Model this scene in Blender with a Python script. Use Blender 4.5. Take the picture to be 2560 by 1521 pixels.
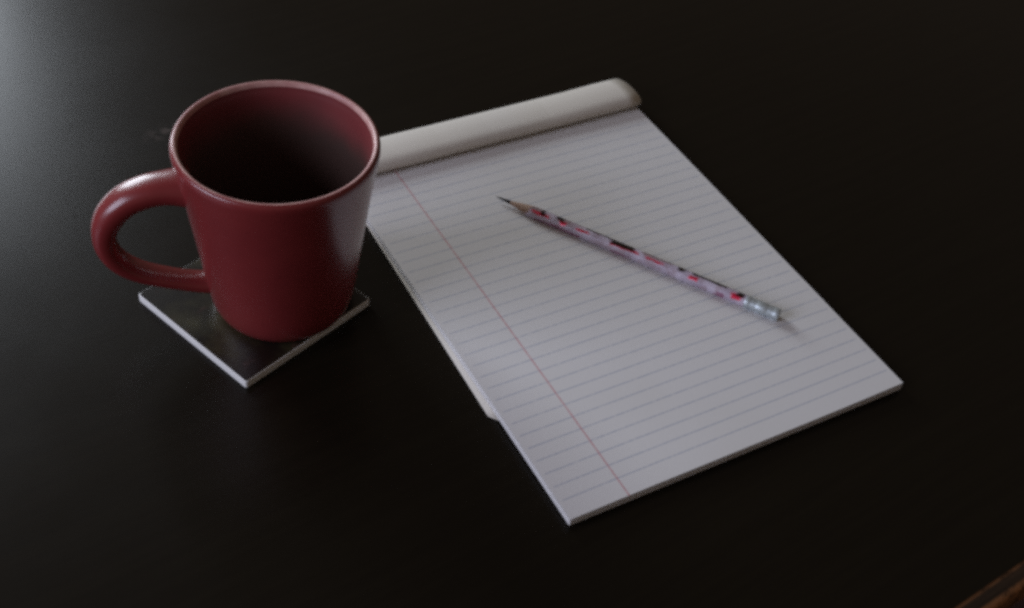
import bpy, bmesh, math, random
from mathutils import Vector, Matrix

random.seed(7)
for o in list(bpy.data.objects):
    bpy.data.objects.remove(o)
S = bpy.context.scene
COL = S.collection
MM = 0.001

# ------------------------------------------------------------------ camera
def make_camera():
    f_px, h, pitch, roll = 3116.9, 500.7, 0.7782, 0.137
    cam = bpy.data.cameras.new("camera")
    cam.sensor_fit = 'HORIZONTAL'
    cam.sensor_width = 36.0
    cam.lens = f_px / 2560.0 * 36.0
    cam.clip_start, cam.clip_end = 0.01, 50.0
    cam.dof.use_dof = True
    cam.dof.focus_distance = 0.66
    cam.dof.aperture_fstop = 11.0
    o = bpy.data.objects.new("camera", cam)
    COL.objects.link(o)
    cp, sp = math.cos(pitch), math.sin(pitch)
    fwd, right, up = Vector((0, cp, -sp)), Vector((1, 0, 0)), Vector((0, sp, cp))
    r = math.cos(roll) * right + math.sin(roll) * up
    u = -math.sin(roll) * right + math.cos(roll) * up
    o.matrix_world = Matrix(((r.x, u.x, -fwd.x, 0), (r.y, u.y, -fwd.y, 0),
                             (r.z, u.z, -fwd.z, h * MM), (0, 0, 0, 1)))
    S.camera = o
make_camera()

# ------------------------------------------------------------------ world, lamps, exposure
w = bpy.data.worlds.new("World")
S.world = w
w.use_nodes = True
bg = w.node_tree.nodes["Background"]
bg.inputs[0].default_value = (1.0, 0.78, 0.62, 1)      # dim warm indoor ambient
bg.inputs[1].default_value = 0.10

def area(name, loc, target, sx, sy, power, col):
    l = bpy.data.lights.new(name, 'AREA')
    l.shape = 'RECTANGLE'
    l.size, l.size_y = sx, sy
    l.energy = power
    l.color = col
    o = bpy.data.objects.new(name, l)
    COL.objects.link(o)
    o.location = loc
    o.rotation_euler = (Vector(target) - Vector(loc)).to_track_quat('-Z', 'Y').to_euler()
    return o
area("window_light", (-1.57, 2.00, 0.86), (0, 0.5, 0), 0.9, 1.0, 33.0, (0.85, 0.92, 1.0))
area("side_window_light", (-1.00, -0.10, 0.54), (0.05, 0.45, 0), 0.8, 0.55, 10.2, (0.76, 0.80, 1.0))

vs = S.view_settings
S.display_settings.display_device = 'sRGB'
vs.view_transform = 'Standard'
vs.look = 'None'
vs.exposure = 0.0
vs.gamma = 1.0
vs.use_curve_mapping = False
S.cycles.pixel_filter_type = 'BLACKMAN_HARRIS'
S.cycles.filter_width = 3.4
S.cycles.use_denoising = False
S.cycles.max_bounces = 8
S.cycles.use_adaptive_sampling = True      # the photograph is a grainy low-light frame
S.cycles.adaptive_min_samples = 72
S.cycles.adaptive_threshold = 0.5

# ------------------------------------------------------------------ helpers
def link(name, bm, mat=None, parent=None, smooth=False):
    me = bpy.data.meshes.new(name)
    bmesh.ops.recalc_face_normals(bm, faces=bm.faces)
    bm.to_mesh(me)
    bm.free()
    if mat:
        me.materials.append(mat)
    if smooth:
        for p in me.polygons:
            p.use_smooth = True
    o = bpy.data.objects.new(name, me)
    COL.objects.link(o)
    if parent:
        o.parent = parent
    return o

def thing(name, label, cat, loc=(0, 0, 0), rz=0.0):
    o = bpy.data.objects.new(name, None)
    o.empty_display_size = 0.02
    COL.objects.link(o)
    o.location = loc
    o.rotation_euler = (0, 0, rz)
    o["label"] = label
    o["category"] = cat
    return o

def smooth_by_angle(o, deg):
    me = o.data
    for p in me.polygons:
        p.use_smooth = True
    bm = bmesh.new(); bm.from_mesh(me)
    lim = math.radians(deg)
    for e in bm.edges:
        e.smooth = not (len(e.link_faces) == 2 and e.calc_face_angle(0) > lim)
    bm.to_mesh(me); bm.free()

def lathe(bm, prof, n=128, closed=False):
    """prof: (r, z) points; r=0 points become a single pole vertex"""
    rings = []
    for r, z in prof:
        if r < 1e-7:
            rings.append([bm.verts.new((0, 0, z))])
        else:
            rings.append([bm.verts.new((r * math.cos(2 * math.pi * i / n), r * math.sin(2 * math.pi * i / n), z)) for i in range(n)])
    pairs = list(zip(rings, rings[1:]))
    if closed:
        pairs.append((rings[-1], rings[0]))
    for a, b in pairs:
        for i in range(n):
            j = (i + 1) % n
            if len(a) == 1 and len(b) == 1:
                continue
            if len(a) == 1:
                bm.faces.new((a[0], b[i], b[j]))
            elif len(b) == 1:
                bm.faces.new((a[i], a[j], b[0]))
            else:
                bm.faces.new((a[i], a[j], b[j], b[i]))

def spline(pts, n):
    """Catmull-Rom through pts, n samples per span"""
    P = [Vector(p) for p in pts]
    P = [2 * P[0] - P[1]] + P + [2 * P[-1] - P[-2]]
    out = []
    for i in range(1, len(P) - 2):
        p0, p1, p2, p3 = P[i - 1], P[i], P[i + 1], P[i + 2]
        for k in range(n):
            t = k / n
            out.append(0.5 * ((2 * p1) + (p2 - p0) * t + (2 * p0 - 5 * p1 + 4 * p2 - p3) * t * t + (3 * p1 - p0 - 3 * p2 + p3) * t ** 3))
    out.append(P[-2].copy())
    return out

def rounded_rect(x0, y0, x1, y1, r, n=5):
    pts = []
    for cx, cy, a0 in ((x1 - r, y0 + r, -90), (x1 - r, y1 - r, 0), (x0 + r, y1 - r, 90), (x0 + r, y0 + r, 180)):
        for i in range(n + 1):
            a = math.radians(a0 + 90 * i / n)
            pts.append((cx + r * math.cos(a), cy + r * math.sin(a)))
    return pts

def slab(bm, outline, z0, z1, bev=0.0):
    def ring(pts, z):
        return [bm.verts.new((p[0], p[1], z)) for p in pts]
    n = len(outline)
    cx = sum(p[0] for p in outline) / n; cy = sum(p[1] for p in outline) / n
    ext = max(abs(p[0] - cx) for p in outline)
    k = 1 - bev / ext if bev else 1
    inner = [(cx + (p[0] - cx) * k, cy + (p[1] - cy) * k) for p in outline]
    rings = [ring(outline, z0)]
    if bev:
        rings += [ring(outline, z1 - bev), ring([((a[0] * .3 + b[0] * .7), (a[1] * .3 + b[1] * .7)) for a, b in zip(inner, outline)], z1 - bev * .3), ring(inner, z1)]
    else:
        rings += [ring(outline, z1)]
    for a, b in zip(rings, rings[1:]):
        for i in range(n):
            j = (i + 1) % n
            bm.faces.new((a[i], a[j], b[j], b[i]))
    bm.faces.new(rings[-1])
    bm.faces.new(list(reversed(rings[0])))

# ------------------------------------------------------------------ node helpers
class NT:
    def __init__(self, name):
        self.m = bpy.data.materials.new(name)
        self.m.use_nodes = True
        self.t = self.m.node_tree
        self.b = self.t.nodes["Principled BSDF"]
    def n(self, typ, **kw):
        nd = self.t.nodes.new(typ)
        for k, v in kw.items():
            setattr(nd, k, v)
        return nd
    def l(self, a, b):
        self.t.links.new(a, b)
    def val(self, sock, v):
        if hasattr(v, "is_linked") or isinstance(v, bpy.types.NodeSocket):
            self.l(v, sock)
        else:
            sock.default_value = v
    def math(self, op, a, b=0.0, c=0.0):
        nd = self.n('ShaderNodeMath', operation=op)
        for i, v in enumerate((a, b, c)):
            self.val(nd.inputs[i], v)
        return nd.outputs[0]
    def mix(self, fac, a, b):
        nd = self.n('ShaderNodeMix', data_type='RGBA')
        self.val(nd.inputs[0], fac)
        self.val(nd.inputs[6], a if not isinstance(a, tuple) else (*a, 1))
        self.val(nd.inputs[7], b if not isinstance(b, tuple) else (*b, 1))
        return nd.outputs[2]
    def noise(self, vec, scale, detail=3, rough=.5, out=0):
        nd = self.n('ShaderNodeTexNoise')
        if vec is not None:
            self.l(vec, nd.inputs['Vector'])
        nd.inputs['Scale'].default_value = scale
        nd.inputs['Detail'].default_value = detail
        nd.inputs['Roughness'].default_value = rough
        return nd.outputs[out]
    def obj(self):
        return self.n('ShaderNodeTexCoord').outputs['Object']
    def mapping(self, vec, scale=(1, 1, 1), rot=(0, 0, 0)):
        nd = self.n('ShaderNodeMapping')
        self.l(vec, nd.inputs[0])
        nd.inputs['Scale'].default_value = scale
        nd.inputs['Rotation'].default_value = rot
        return nd.outputs[0]
    def ramp(self, fac, a, b):
        nd = self.n('ShaderNodeMapRange')
        nd.interpolation_type = 'SMOOTHSTEP'
        self.l(fac, nd.inputs[0])
        nd.inputs[1].default_value = a
        nd.inputs[2].default_value = b
        return nd.outputs[0]
    def bump(self, height, strength, dist):
        nd = self.n('ShaderNodeBump')
        self.l(height, nd.inputs['Height'])
        nd.inputs['Strength'].default_value = strength
        nd.inputs['Distance'].default_value = dist
        self.l(nd.outputs[0], self.b.inputs['Normal'])
    def set(self, **kw):
        for k, v in kw.items():
            s = self.b.inputs[k.replace('_', ' ')]
            if isinstance(v, tuple) and len(v) == 3:
                v = (*v, 1)
            self.val(s, v)

# ------------------------------------------------------------------ materials
def mat_table():
    t = NT("dark_stained_wood")
    o = t.obj()
    g = t.noise(t.mapping(o, (1.2, 26, 26)), 6, 5, .6)
    c = t.mix(t.ramp(g, .35, .7), (.0070, .0052, .0030), (.0084, .0063, .0036))
    blot = t.noise(o, 9, 4, .6)
    # pale dried smear beyond the mug
    sm = t.n('ShaderNodeVectorMath', operation='SUBTRACT'); t.l(o, sm.inputs[0]); sm.inputs[1].default_value = SMEAR
    smp = t.mapping(sm.outputs[0], (28, 85, 0), (0, 0, 0))
    ln = t.n('ShaderNodeVectorMath', operation='LENGTH'); t.l(smp, ln.inputs[0])
    patch = t.math('MULTIPLY', t.ramp(ln.outputs['Value'], 1.0, .15), t.ramp(t.noise(o, 160, 3), .42, .62))
    c = t.mix(t.math('MULTIPLY', patch, .5), c, (.11, .085, .075))
    t.set(Base_Color=c)
    t.set(Roughness=t.math('ADD', t.math('MULTIPLY', blot, .10), .22))
    t.set(IOR=1.29)
    fine = t.noise(t.mapping(o, (14, 120, 120)), 8, 3, .6)
    t.bump(fine, .015, .0002)
    return t.m

def mat_edge():
    t = NT("edge_wood")
    o = t.obj()
    g = t.noise(t.mapping(o, (3, 60, 60)), 6, 5, .65)
    s = t.n('ShaderNodeSeparateXYZ'); t.l(o, s.inputs[0])
    y = s.outputs[1]
    c = t.mix(t.ramp(g, .35, .7), (.016, .009, .005), (.045, .024, .012))
    arris = t.math('MAXIMUM', t.ramp(t.math('ABSOLUTE', t.math('ADD', y, .0086)), .0026, .0004),
                  t.math('MULTIPLY', t.ramp(t.math('ABSOLUTE', t.math('ADD', y, .0006)), .0016, .0002), .45))
    arris = t.math('MULTIPLY', arris, t.ramp(t.noise(o, 130, 4, .65), .28, .58))
    c = t.mix(arris, c, (.46, .21, .085))  # paler brown along the moulding's two arrises
    t.set(Base_Color=c, Roughness=.45)
    t.bump(g, .2, .0005)
    return t.m

def mat_floor():
    t = NT("dark_carpet")
    o = t.obj()
    c = t.mix(t.noise(o, 60, 4, .7), (.02, .006, .005), (.06, .018, .014))
    t.set(Base_Color=c, Roughness=.95)
    t.bump(t.noise(o, 400, 2), .5, .004)
    return t.m

def mat_glaze(name="red_glaze", inner=False):
    t = NT(name)
    o = t.obj()
    n = t.noise(o, 38, 4, .55)
    sp = t.ramp(t.noise(o, 420, 2, .5), .62, .78)
    c = t.mix(n, (.165, .020, .022), (.225, .029, .029))
    c = t.mix(t.math('MULTIPLY', sp, .35), c, (.10, .012, .014))
    t.set(Base_Color=c, Roughness=.30, Specular_IOR_Level=.3, Coat_Weight=.6, Coat_IOR=1.5)
    t.set(Coat_Roughness=t.math('ADD', t.math('MULTIPLY', n, .12), .19))
    t.bump(t.noise(o, 55, 2), .06, .002)
    return t.m

def mat_inside():
    # red glaze under the lip; below it the mug's inner shade is painted on as brown
    t = NT("shaded_inside_glaze")
    o = t.obj()
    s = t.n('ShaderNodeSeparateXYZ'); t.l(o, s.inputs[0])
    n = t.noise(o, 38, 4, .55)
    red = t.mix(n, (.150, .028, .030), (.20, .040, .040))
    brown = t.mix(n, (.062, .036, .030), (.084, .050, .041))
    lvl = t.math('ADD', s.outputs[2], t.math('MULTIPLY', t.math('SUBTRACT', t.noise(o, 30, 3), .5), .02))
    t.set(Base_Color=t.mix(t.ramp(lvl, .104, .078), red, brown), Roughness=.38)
    t.set(Coat_Weight=.25, Coat_Roughness=.15)
    return t.m

def mat_rim():
    t = NT("thin_rim_glaze")
    o = t.obj()
    n = t.noise(o, 70, 4, .6)
    c = t.mix(t.ramp(n, .3, .75), (.60, .36, .32), (.40, .16, .15))
    t.set(Base_Color=c, Roughness=.42, Coat_Weight=.15, Coat_Roughness=.25)
    return t.m

def mat_coaster_body():
    t = NT("white_coaster_edge")
    o = t.obj()
    t.set(Base_Color=t.mix(t.noise(o, 60, 4), (.76, .75, .72), (.84, .83, .81)), Roughness=.5)
    return t.m

def mat_coaster_top():
    t = NT("dark_coaster_print")
    o = t.obj()
    n = t.ramp(t.noise(o, 26, 4, .6), .42, .72)
    c = t.mix(n, (.007, .0055, .004), (.045, .040, .018))
    c = t.mix(t.ramp(t.noise(t.mapping(o, (1, 2.2, 1)), 45, 3, .6), .6, .75), c, (.05, .026, .02))
    t.set(Base_Color=c, Roughness=.27)
    return t.m

def mat_paper(name, ruled, lo=(.69, .68, .675), hi=(.74, .73, .73)):
    t = NT(name)
    o = t.obj()
    fib = t.noise(o, 900, 3, .6)
    base = t.mix(fib, lo, hi)
    base = t.mix(t.math('MULTIPLY', t.ramp(t.noise(o, 14, 3), .4, .75), .25), base, (.64, .62, .58))
    if ruled:
        s = t.n('ShaderNodeSeparateXYZ'); t.l(o, s.inputs[0])
        x, y = s.outputs[0], s.outputs[1]
        yy = t.math('DIVIDE', t.math('SUBTRACT', y, .0113), .00875)
        d = t.math('ABSOLUTE', t.math('SUBTRACT', t.math('FRACT', t.math('ADD', yy, .5)), .5))
        line = t.ramp(d, .056, .026)
        line = t.math('MULTIPLY', line, t.ramp(x, .0015, .0032))
        line = t.math('MULTIPLY', line, t.ramp(x, .2145, .2128))
        line = t.math('MULTIPLY', line, t.math('GREATER_THAN', y, .006))
        line = t.math('MULTIPLY', line, t.math('LESS_THAN', y, .262))
        brk = t.ramp(t.noise(o, 700, 2, .6), .30, .55)      # ink takes unevenly
        line = t.math('MULTIPLY', line, t.math('ADD', t.math('MULTIPLY', brk, .38), .18))
        base = t.mix(line, base, (.20, .26, .40))
        mg = t.ramp(t.math('ABSOLUTE', t.math('SUBTRACT', x, .0342)), .00060, .00032)
        mg = t.math('MULTIPLY', mg, t.math('ADD', t.math('MULTIPLY', brk, .3), .45))
        base = t.mix(mg, base, (.55, .20, .22))
    t.set(Base_Color=base, Roughness=.8, Specular_IOR_Level=.25)
    t.bump(t.noise(o, 600, 3), .08, .0003)
    return t.m

def mat_board():
    t = NT("grey_backing_board")
    o = t.obj()
    t.set(Base_Color=t.mix(t.noise(o, 300, 4), (.26, .24, .21), (.36, .34, .30)), Roughness=.85)
    return t.m

# (start, end) along the pencil in metres, (from, to) angle round it, 90 deg = top, rising towards the viewer's side
DARK = [(.0315, .0345, 50, 132), (.042, .047, 45, 116), (.060, .090, 40, 84), (.078, .094, 45, 126), (.121, .126, 45, 112), (.130, .152, 40, 98), (.159, .163, 60, 122), (.024, .163, 20, 60)]  # dark print, plus the dark reflection along the upper edge painted in
RED = [(.026, .037, 112, 138), (.044, .049, 108, 145), (.056, .064, 112, 136), (.078, .096, 110, 134), (.101, .112, 112, 132), (.129, .135, 112, 150), (.156, .1622, 100, 160)]  # red foil print, kept narrow to paint in the pink highlight line
MAROON = [(.028, .060, 178, 260), (.080, .092, 188, 240), (.147, .153, 150, 230)]
def mat_barrel():
    t = NT("printed_foil_wrap")
    o = t.obj()                       # x along the pencil, y/z round it
    s = t.n('ShaderNodeSeparateXYZ'); t.l(o, s.inputs[0])
    ang = t.math('ARCTAN2', s.outputs[2], s.outputs[1])
    ang = t.math('DEGREES', ang) if False else t.math('MULTIPLY', ang, 180 / math.pi)
    ang = t.math('FLOORED_MODULO', t.math('MULTIPLY', t.math('SUBTRACT', ang, 0), 1.0), 360.0)
    cv = t.n('ShaderNodeCombineXYZ')
    t.l(s.outputs[0], cv.inputs[0])
    t.l(t.math('MULTIPLY', ang, .00007), cv.inputs[1])
    w1 = t.math('SUBTRACT', t.noise(cv.outputs[0], 260, 3, .6), .5)
    w2 = t.math('SUBTRACT', t.noise(t.mapping(cv.outputs[0], (.6, 1, 1), (0, 0, .4)), 190, 3, .6), .5)
    sx = t.math('ADD', s.outputs[0], t.math('MULTIPLY', w1, .007))
    an = t.math('ADD', ang, t.math('MULTIPLY', w2, 55))
    def patches(lst):
        acc = None
        for x0, x1, a0, a1 in lst:
            m = t.math('MULTIPLY', t.ramp(sx, x0 - .0014, x0 + .0014), t.ramp(sx, x1 + .0014, x1 - .0014))
            m = t.math('MULTIPLY', m, t.math('MULTIPLY', t.ramp(an, a0 - 9, a0 + 9), t.ramp(an, a1 + 9, a1 - 9)))
            acc = m if acc is None else t.math('MAXIMUM', acc, m)
        return acc
    base = t.mix(t.ramp(t.noise(cv.outputs[0], 85, 3), .35, .65), (.46, .39, .49), (.64, .58, .70))
    base = t.mix(t.math('MULTIPLY', t.ramp(t.noise(cv.outputs[0], 120, 4, .6), .5, .6), .5), base, (.38, .27, .29))
    base = t.mix(t.math('MULTIPLY', patches(MAROON), .8), base, (.28, .07, .15))
    base = t.mix(t.math('MULTIPLY', patches([(.020, .0335, 40, 130), (.044, .052, 60, 128), (.098, .118, 50, 100)]), .7), base, (.24, .15, .13))
    red = patches(RED)
    base = t.mix(red, base, (1.0, .055, .13))
    dark = patches(DARK)
    base = t.mix(dark, base, (.022, .013, .010))
    t.set(Base_Color=base, Roughness=t.math('SUBTRACT', .42, t.math('MULTIPLY', red, .14)))
    t.set(Metallic=t.math('ADD', t.math('MULTIPLY', red, .6), .10))
    return t.m

def mat_simple(name, col, rough, metal=0.0, var=.15, scale=300):
    t = NT(name)
    n = t.noise(t.obj(), scale, 3)
    a = tuple(c * (1 - var) for c in col)
    b = tuple(min(1, c * (1 + var)) for c in col)
    t.set(Base_Color=t.mix(n, a, b), Roughness=rough, Metallic=metal)
    return t.m

# ------------------------------------------------------------------ floor and table
# the table's own frame: x along its near right edge, y inward
TA = math.radians(39.9)
TEDGE = -0.1168                      # signed distance of that edge from the world origin
T0 = Vector((math.sin(TA), -math.cos(TA), 0)) * TEDGE
def to_table(x, y):
    d = Vector((x, y, 0)) - T0
    c, s = math.cos(TA), math.sin(TA)
    return (c * d.x + s * d.y, -s * d.x + c * d.y, 0)
SMEAR = to_table(-0.2235, 0.6275)

bm = bmesh.new()
bmesh.ops.create_grid(bm, x_segments=1, y_segments=1, size=4)
fl = link("floor", bm, mat_floor())
fl.location = (0, 0.5, -0.74)
fl["kind"] = "structure"

tab = thing("table", "dark brown glossy wooden table under the mug and writing pad", "table", T0, TA)
TX0, TX1, TY1 = -0.45, 1.35, 1.10
bm = bmesh.new()
vs_ = [(TX0, 0), (TX1, 0), (TX1, TY1), (TX0, TY1)]
slab(bm, vs_, -.030, 0.0)
link("tabletop", bm, mat_table(), tab)
# rounded edge moulding, with two lighter brown lines along it
bm = bmesh.new()
sec = [(0.0, -.0002), (-.0004, -.0009), (-.0012, -.0010), (-.004, -.0012), (-.0068, -.0020), (-.0084, -.0033), (-.0096, -.0058), (-.0101, -.012), (-.0100, -.022), (-.0085, -.027), (-.004, -.030), (0, -.030)]
N = 60
rings = []
for i in range(N + 1):
    x = TX0 + (TX1 - TX0) * i / N
    rings.append([bm.verts.new((x, y, z)) for y, z in sec])
for a, b in zip(rings, rings[1:]):
    for i in range(len(sec) - 1):
        bm.faces.new((a[i], a[i + 1], b[i + 1], b[i]))
bm.faces.new(rings[0]); bm.faces.new(list(reversed(rings[-1])))
link("edge_moulding", bm, mat_edge(), tab, smooth=True)

# ------------------------------------------------------------------ coaster
ct = .0053
cs = .0895
coa = thing("coaster", "square dark glossy coaster with white edges under the mug", "coaster", (-.13107, .41872, 0), 0.951)
bm = bmesh.new()
slab(bm, rounded_rect(0, 0, cs, cs, .0014), .0003, ct - .0004, .0004)
link("coaster_base", bm, mat_coaster_body(), coa)
bm = bmesh.new()
slab(bm, rounded_rect(.0005, .0005, cs - .0005, cs - .0005, .0012), ct - .0003, ct, .0002)
link("printed_top", bm, mat_coaster_top(), coa)

# ------------------------------------------------------------------ mug
glaze = mat_glaze()
mug = thing("mug", "red glazed ceramic mug with one handle standing on the coaster", "mug", (-.12651, .48402, ct), math.radians(201))
OUT = [(35.0, 0.2), (36.0, 1.2), (37.2, 3.5), (38.4, 7), (39.7, 14), (41.5, 29), (44.0, 50), (47.2, 75), (49.9, 94), (51.1, 102.0), (51.5, 105.0), (51.45, 107.0), (50.9, 108.4), (49.9, 109.15)]
RIM = [(49.3, 109.2), (48.6, 108.9), (48.1, 108.2)]
INN = [(47.7, 106.8), (47.4, 105.0), (46.8, 102), (45.9, 95), (43.2, 75), (40.0, 50), (37.6, 29), (36, 15), (34, 8.5), (30, 6), (22, 5.2), (10, 5), (0, 5)]
bm = bmesh.new()
out_s = [(p.x * MM, p.y * MM) for p in spline([(a, b, 0) for a, b in OUT], 4)]
inn_s = [(p.x * MM, p.y * MM) for p in spline([(a, b, 0) for a, b in INN], 4)]
prof = [(0, .0018), (.030, .0018), (.0325, .0012), (.0335, .0002)] + out_s
lathe(bm, prof)
link("body", bm, glaze, mug, smooth=True)
bm = bmesh.new()
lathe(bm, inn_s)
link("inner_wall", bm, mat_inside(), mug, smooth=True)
bm = bmesh.new()
rim_s = [(p.x * MM, p.y * MM) for p in spline([(49.9, 109.15, 0)] + [(a, b, 0) for a, b in RIM] + [(47.7, 106.8, 0)], 4)]
lathe(bm, rim_s)
link("rim", bm, mat_rim(), mug, smooth=True)
# handle: swept flattened oval in the plane of the mug's axis
HC = [(44, 84.5), (53, 85.2), (63, 84.4), (73, 80.8), (81, 74.2), (86.6, 65.0), (88.2, 54.5), (85.8, 44.5), (80, 36.0), (71, 29.3), (60, 24.2), (51, 20.8), (43, 18.5), (37, 17.5)]
path = spline([(a, b, 0) for a, b in HC], 6)
bm = bmesh.new()
M = 28
rings = []
for i, p in enumerate(path):
    d = (path[min(i + 1, len(path) - 1)] - path[max(i - 1, 0)]).normalized()
    nrm = Vector((-d.y, d.x))
    t = i / (len(path) - 1)
    flare = max(0, 1 - t / .13) ** 1.6 * .35 + max(0, 1 - (1 - t) / .20) ** 1.6 * .35
    th = (6.9 - 2.9 * max(0.0, min(1.0, (t - .34) / .36)) ** 1.0) * (1 + flare * .7)
    wd = (10.2 - 4.0 * t) * (1 + flare * .6)
    ring = []
    for k in range(M):
        a = 2 * math.pi * k / M
        ca, sa = math.cos(a), math.sin(a)
        e = .82
        q = math.copysign(abs(ca) ** e, ca) * th
        wv = math.copysign(abs(sa) ** e, sa) * wd
        ring.append(bm.verts.new(((p.x + nrm.x * q) * MM, wv * MM, (p.y + nrm.y * q) * MM)))
    rings.append(ring)
for a, b in zip(rings, rings[1:]):
    for k in range(M):
        j = (k + 1) % M
        bm.faces.new((a[k], a[j], b[j], b[k]))
bm.faces.new(rings[0]); bm.faces.new(list(reversed(rings[-1])))
link("handle", bm, glaze, mug, smooth=True)

# ------------------------------------------------------------------ writing pad
PA = 0.6003
pad = thing("notepad", "white ruled writing pad with its used pages folded over the top", "notepad", (.04224, .36025, 0), PA)
PW, PL = .216, .298
def droop(y):            # the pad lies on its folded-back pages, and its free end sinks to the table
    return .0009 * max(0.0, min(1.0, (y - .0) / .085)) ** .8
paper, ruled = mat_paper("pad_paper", False), mat_paper("ruled_paper", True)
roll_paper = mat_paper("warm_lit_paper", False, (.63, .59, .52), (.69, .65, .58))  # same pad paper, with the roll's warm duller light put into its colour

def sheet(bm, x0, x1, y0, y1, z0, z1, ny=36, nx=6, lift=None):
    def zz(x, y, z):
        return z + droop(y) + (lift(x, y) if lift else 0)
    top, bot = [], []
    for j in range(ny + 1):
        y = y0 + (y1 - y0) * j / ny
        top.append([bm.verts.new((x0 + (x1 - x0) * i / nx, y, zz(x0 + (x1 - x0) * i / nx, y, z1))) for i in range(nx + 1)])
        bot.append([bm.verts.new((x0 + (x1 - x0) * i / nx, y, zz(x0 + (x1 - x0) * i / nx, y, z0))) for i in range(nx + 1)])
    for j in range(ny):
        for i in range(nx):
            bm.faces.new((top[j][i], top[j][i + 1], top[j + 1][i + 1], top[j + 1][i]))
            bm.faces.new((bot[j + 1][i], bot[j + 1][i + 1], bot[j][i + 1], bot[j][i]))
        bm.faces.new((bot[j][0], top[j][0], top[j + 1][0], bot[j + 1][0]))
        bm.faces.new((top[j][nx], bot[j][nx], bot[j + 1][nx], top[j + 1][nx]))
    for i in range(nx):
        bm.faces.new((bot[0][i], bot[0][i + 1], top[0][i + 1], top[0][i]))
        bm.faces.new((top[ny][i], top[ny][i + 1], bot[ny][i + 1], bot[ny][i]))

bm = bmesh.new()
sheet(bm, .0004, PW - .0004, .0006, PL, .00030, .00095)
link("backing_board", bm, mat_board(), pad)
bm = bmesh.new()
z, nl = .00100, 15
for k in range(nl):
    t = .0041 / nl
    jx, jy = random.uniform(-.00025, .00025), random.uniform(-.0003, .0002)
    sheet(bm, jx, PW + jx, jy, PL - .001, z, z + t * .93, ny=24, nx=1)
    z += t
stk = link("page_stack", bm, paper, pad)
def lift_top(x, y):      # the top page's lower corners and edge are a touch sprung
    e = max(0, 1 - y / .05)
    return .00035 * e * e + .00022 * math.sin(x * 31 + y * 17) * math.sin(y * 23 + 1) + .0002 + .0004 * max(0, 1 - (PW - x) / .05) ** 2 * e
bm = bmesh.new()
sheet(bm, .0, PW, -.0001, PL - .0014, z + .00002, z + .00014, ny=60, nx=16, lift=lift_top)
tp = link("top_page", bm, ruled, pad, smooth=False)
smooth_by_angle(tp, 40)
ZT = z + .00014 + .0009          # height of the page under the pencil

# folded-over pages: out of the binding, round in a loop, then back under the pad
def loop_section(k):
    o = .10 * k                 # outer sheets lie further out
    s = [(284, 6.25), (279.5, 6.5 - .2 * o), (274.8 - .7 * o, 7.6), (271.6 - o, 9.8), (272.2 - o, 12.4 + .4 * o), (277, 14.2 + o), (287.0, 14.2 + o), (296, 12.4 + o), (302 + o, 9.6 + .7 * o),
         (304.9 + o, 6.6), (305.2 + o, 3.4), (302.5, 1.3 - .25 * o), (297, .75 - .22 * o), (285, .62 - .2 * o), (250, .62 - .2 * o), (180, .62 - .2 * o)]
    return s
def folded_page(k, name):
    end_y = 72.5 + [2.2, 1.1, 0.0, .9, 1.8][k]
    sec = spline([(a, b, 0) for a, b in loop_section(k)] + [(100, .62 - .02 * k, 0), (end_y, .62 - .02 * k, 0)], 5)
    bm = bmesh.new()
    nx = 24
    rows = []
    total = len(sec)
    below = False
    for i, p in enumerate(sec):
        if i > 40:
            below = True
        row = []
        for j in range(nx + 1):
            u = j / nx
            # rounded corners at the free end
            x0, x1 = 0.0, 216.0
            dist = p.x - end_y
            if below and dist < 3.5:
                ins = 3.5 - math.sqrt(max(0, 3.5 ** 2 - (3.5 - dist) ** 2))
                x0 += ins; x1 -= ins
            x = x0 + (x1 - x0) * u
            sk = 0.0
            if below:
                sk = -(max(0, 235 - p.x)) * .0205 - [.0, .25, .1, .3, .15][k]
            else:
                sk = [.1, .8, -.5, 1.1, .4][k]
            wob = (.45 * math.sin(u * 4.6 + k * .7) + .2 * math.sin(u * 13 + 2.1 * k)) * (1 if not below else 0)
            row.append(bm.verts.new(((x + sk) * MM, (p.x + .5 * wob) * MM, (p.y + (wob if p.y > 9 else 0)) * MM)))
        rows.append(row)
    for a, b in zip(rows, rows[1:]):
        for j in range(nx):
            bm.faces.new((a[j], a[j + 1], b[j + 1], b[j]))
    o = link(name, bm, roll_paper, pad, smooth=True)
    m = o.modifiers.new("thickness", 'SOLIDIFY')
    m.thickness = .00010
    m.offset = 0
    return o
for k in range(5):
    folded_page(k, "folded_page")

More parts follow.
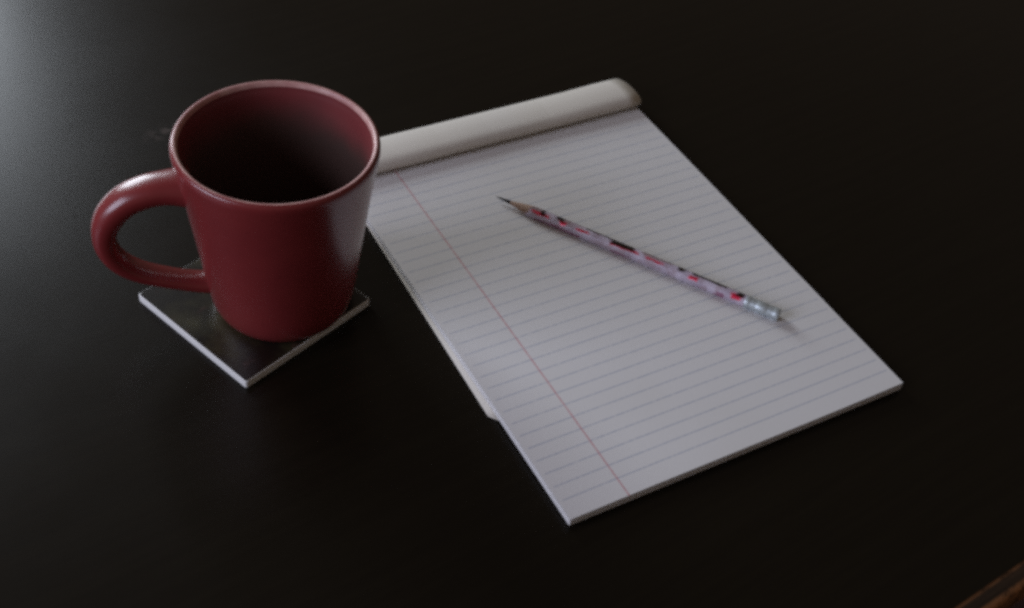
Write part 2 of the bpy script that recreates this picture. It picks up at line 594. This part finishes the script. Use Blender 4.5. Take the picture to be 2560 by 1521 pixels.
# ------------------------------------------------------------------ pencil
def pad_to_world(x, y, z):
    c, s = math.cos(PA), math.sin(PA)
    return Vector((.04224 + c * x - s * y, .36025 + s * x + c * y, z))
tip, end = pad_to_world(.0793, .2238, 0), pad_to_world(.1808, .0687, 0)
PR = .0036
axis = end - tip
ang = math.atan2(axis.y, axis.x)
LEN = axis.length
pen = thing("pencil", "sharpened foil wrapped pencil with red and dark print lying on the ruled page", "pencil", (tip.x, tip.y, ZT + PR * .90), ang)
xw, xf = .0225, LEN - .0205
def loft(bm, rings, cap=True):
    R = [[bm.verts.new(p) for p in r] for r in rings]
    n = len(R[0])
    for a, b in zip(R, R[1:]):
        for i in range(n):
            j = (i + 1) % n
            bm.faces.new((a[i], a[j], b[j], b[i]))
    if cap:
        bm.faces.new(list(reversed(R[0]))); bm.faces.new(R[-1])
hx = [(PR * math.cos(2 * math.pi * k / 40), PR * math.sin(2 * math.pi * k / 40)) for k in range(40)]
xl = .0098
bm = bmesh.new()
# the wrap's front edge is cut a little unevenly by the sharpener
first = [(xw + .0035 * (.5 + .5 * math.cos(2 * math.pi * k / 40 - .5)) + .0008 * math.sin(3 * 2 * math.pi * k / 40) + .0005 * math.sin(5 * 2 * math.pi * k / 40 + 1), y * .985, zc * .985) for k, (y, zc) in enumerate(hx)]
rg = [first] + [[(xw + .0052 + (xf - xw - .0052) * i / 12, y, zc) for y, zc in hx] for i in range(13)]
loft(bm, rg)
b_ = link("barrel", bm, mat_barrel(), pen)
smooth_by_angle(b_, 40)
bm = bmesh.new()
rg = []
for i in range(9):
    t = i / 8
    rg.append([(xl + (xw + .0042 - xl) * t, y * min(.975, .30 + .76 * t), zc * min(.975, .30 + .76 * t)) for y, zc in hx])
loft(bm, rg)
smooth_by_angle(link("sharpened_wood", bm, mat_simple("bare_pencil_wood", (.36, .235, .165), .7, 0, .25, 500), pen), 40)
bm = bmesh.new()
rg = []
for i, (x, r) in enumerate([(0, .00012), (.0006, .00026), (.003, .00056), (.006, .00085), (.0102, .00118)]):
    rg.append([(x, r * math.cos(2 * math.pi * k / 16), r * math.sin(2 * math.pi * k / 16)) for k in range(16)])
loft(bm, rg)
link("lead", bm, mat_simple("graphite", (.02, .02, .021), .45, .2), pen, smooth=True)
bm = bmesh.new()
rg = []
fp = [(xf - .0006, .00355)]
x = xf
fp += [(xf, .00375)]
for g in range(2):
    x0 = xf + .0025 + g * .0105
    for i in range(7):
        fp.append((x0 + i * .0007, .00375 - (.00028 if i % 2 else 0)))
fp += [(LEN - .0015, .00375), (LEN - .0003, .0037), (LEN, .0035), (LEN - .0008, .0031), (LEN - .0012, .0024)]
for x, r in fp:
    rg.append([(x, r * math.cos(2 * math.pi * k / 36), r * math.sin(2 * math.pi * k / 36)) for k in range(36)])
loft(bm, rg)
smooth_by_angle(link("ferrule", bm, mat_simple("bright_aluminium", (.58, .65, .68), .48, .75, .12), pen), 50)
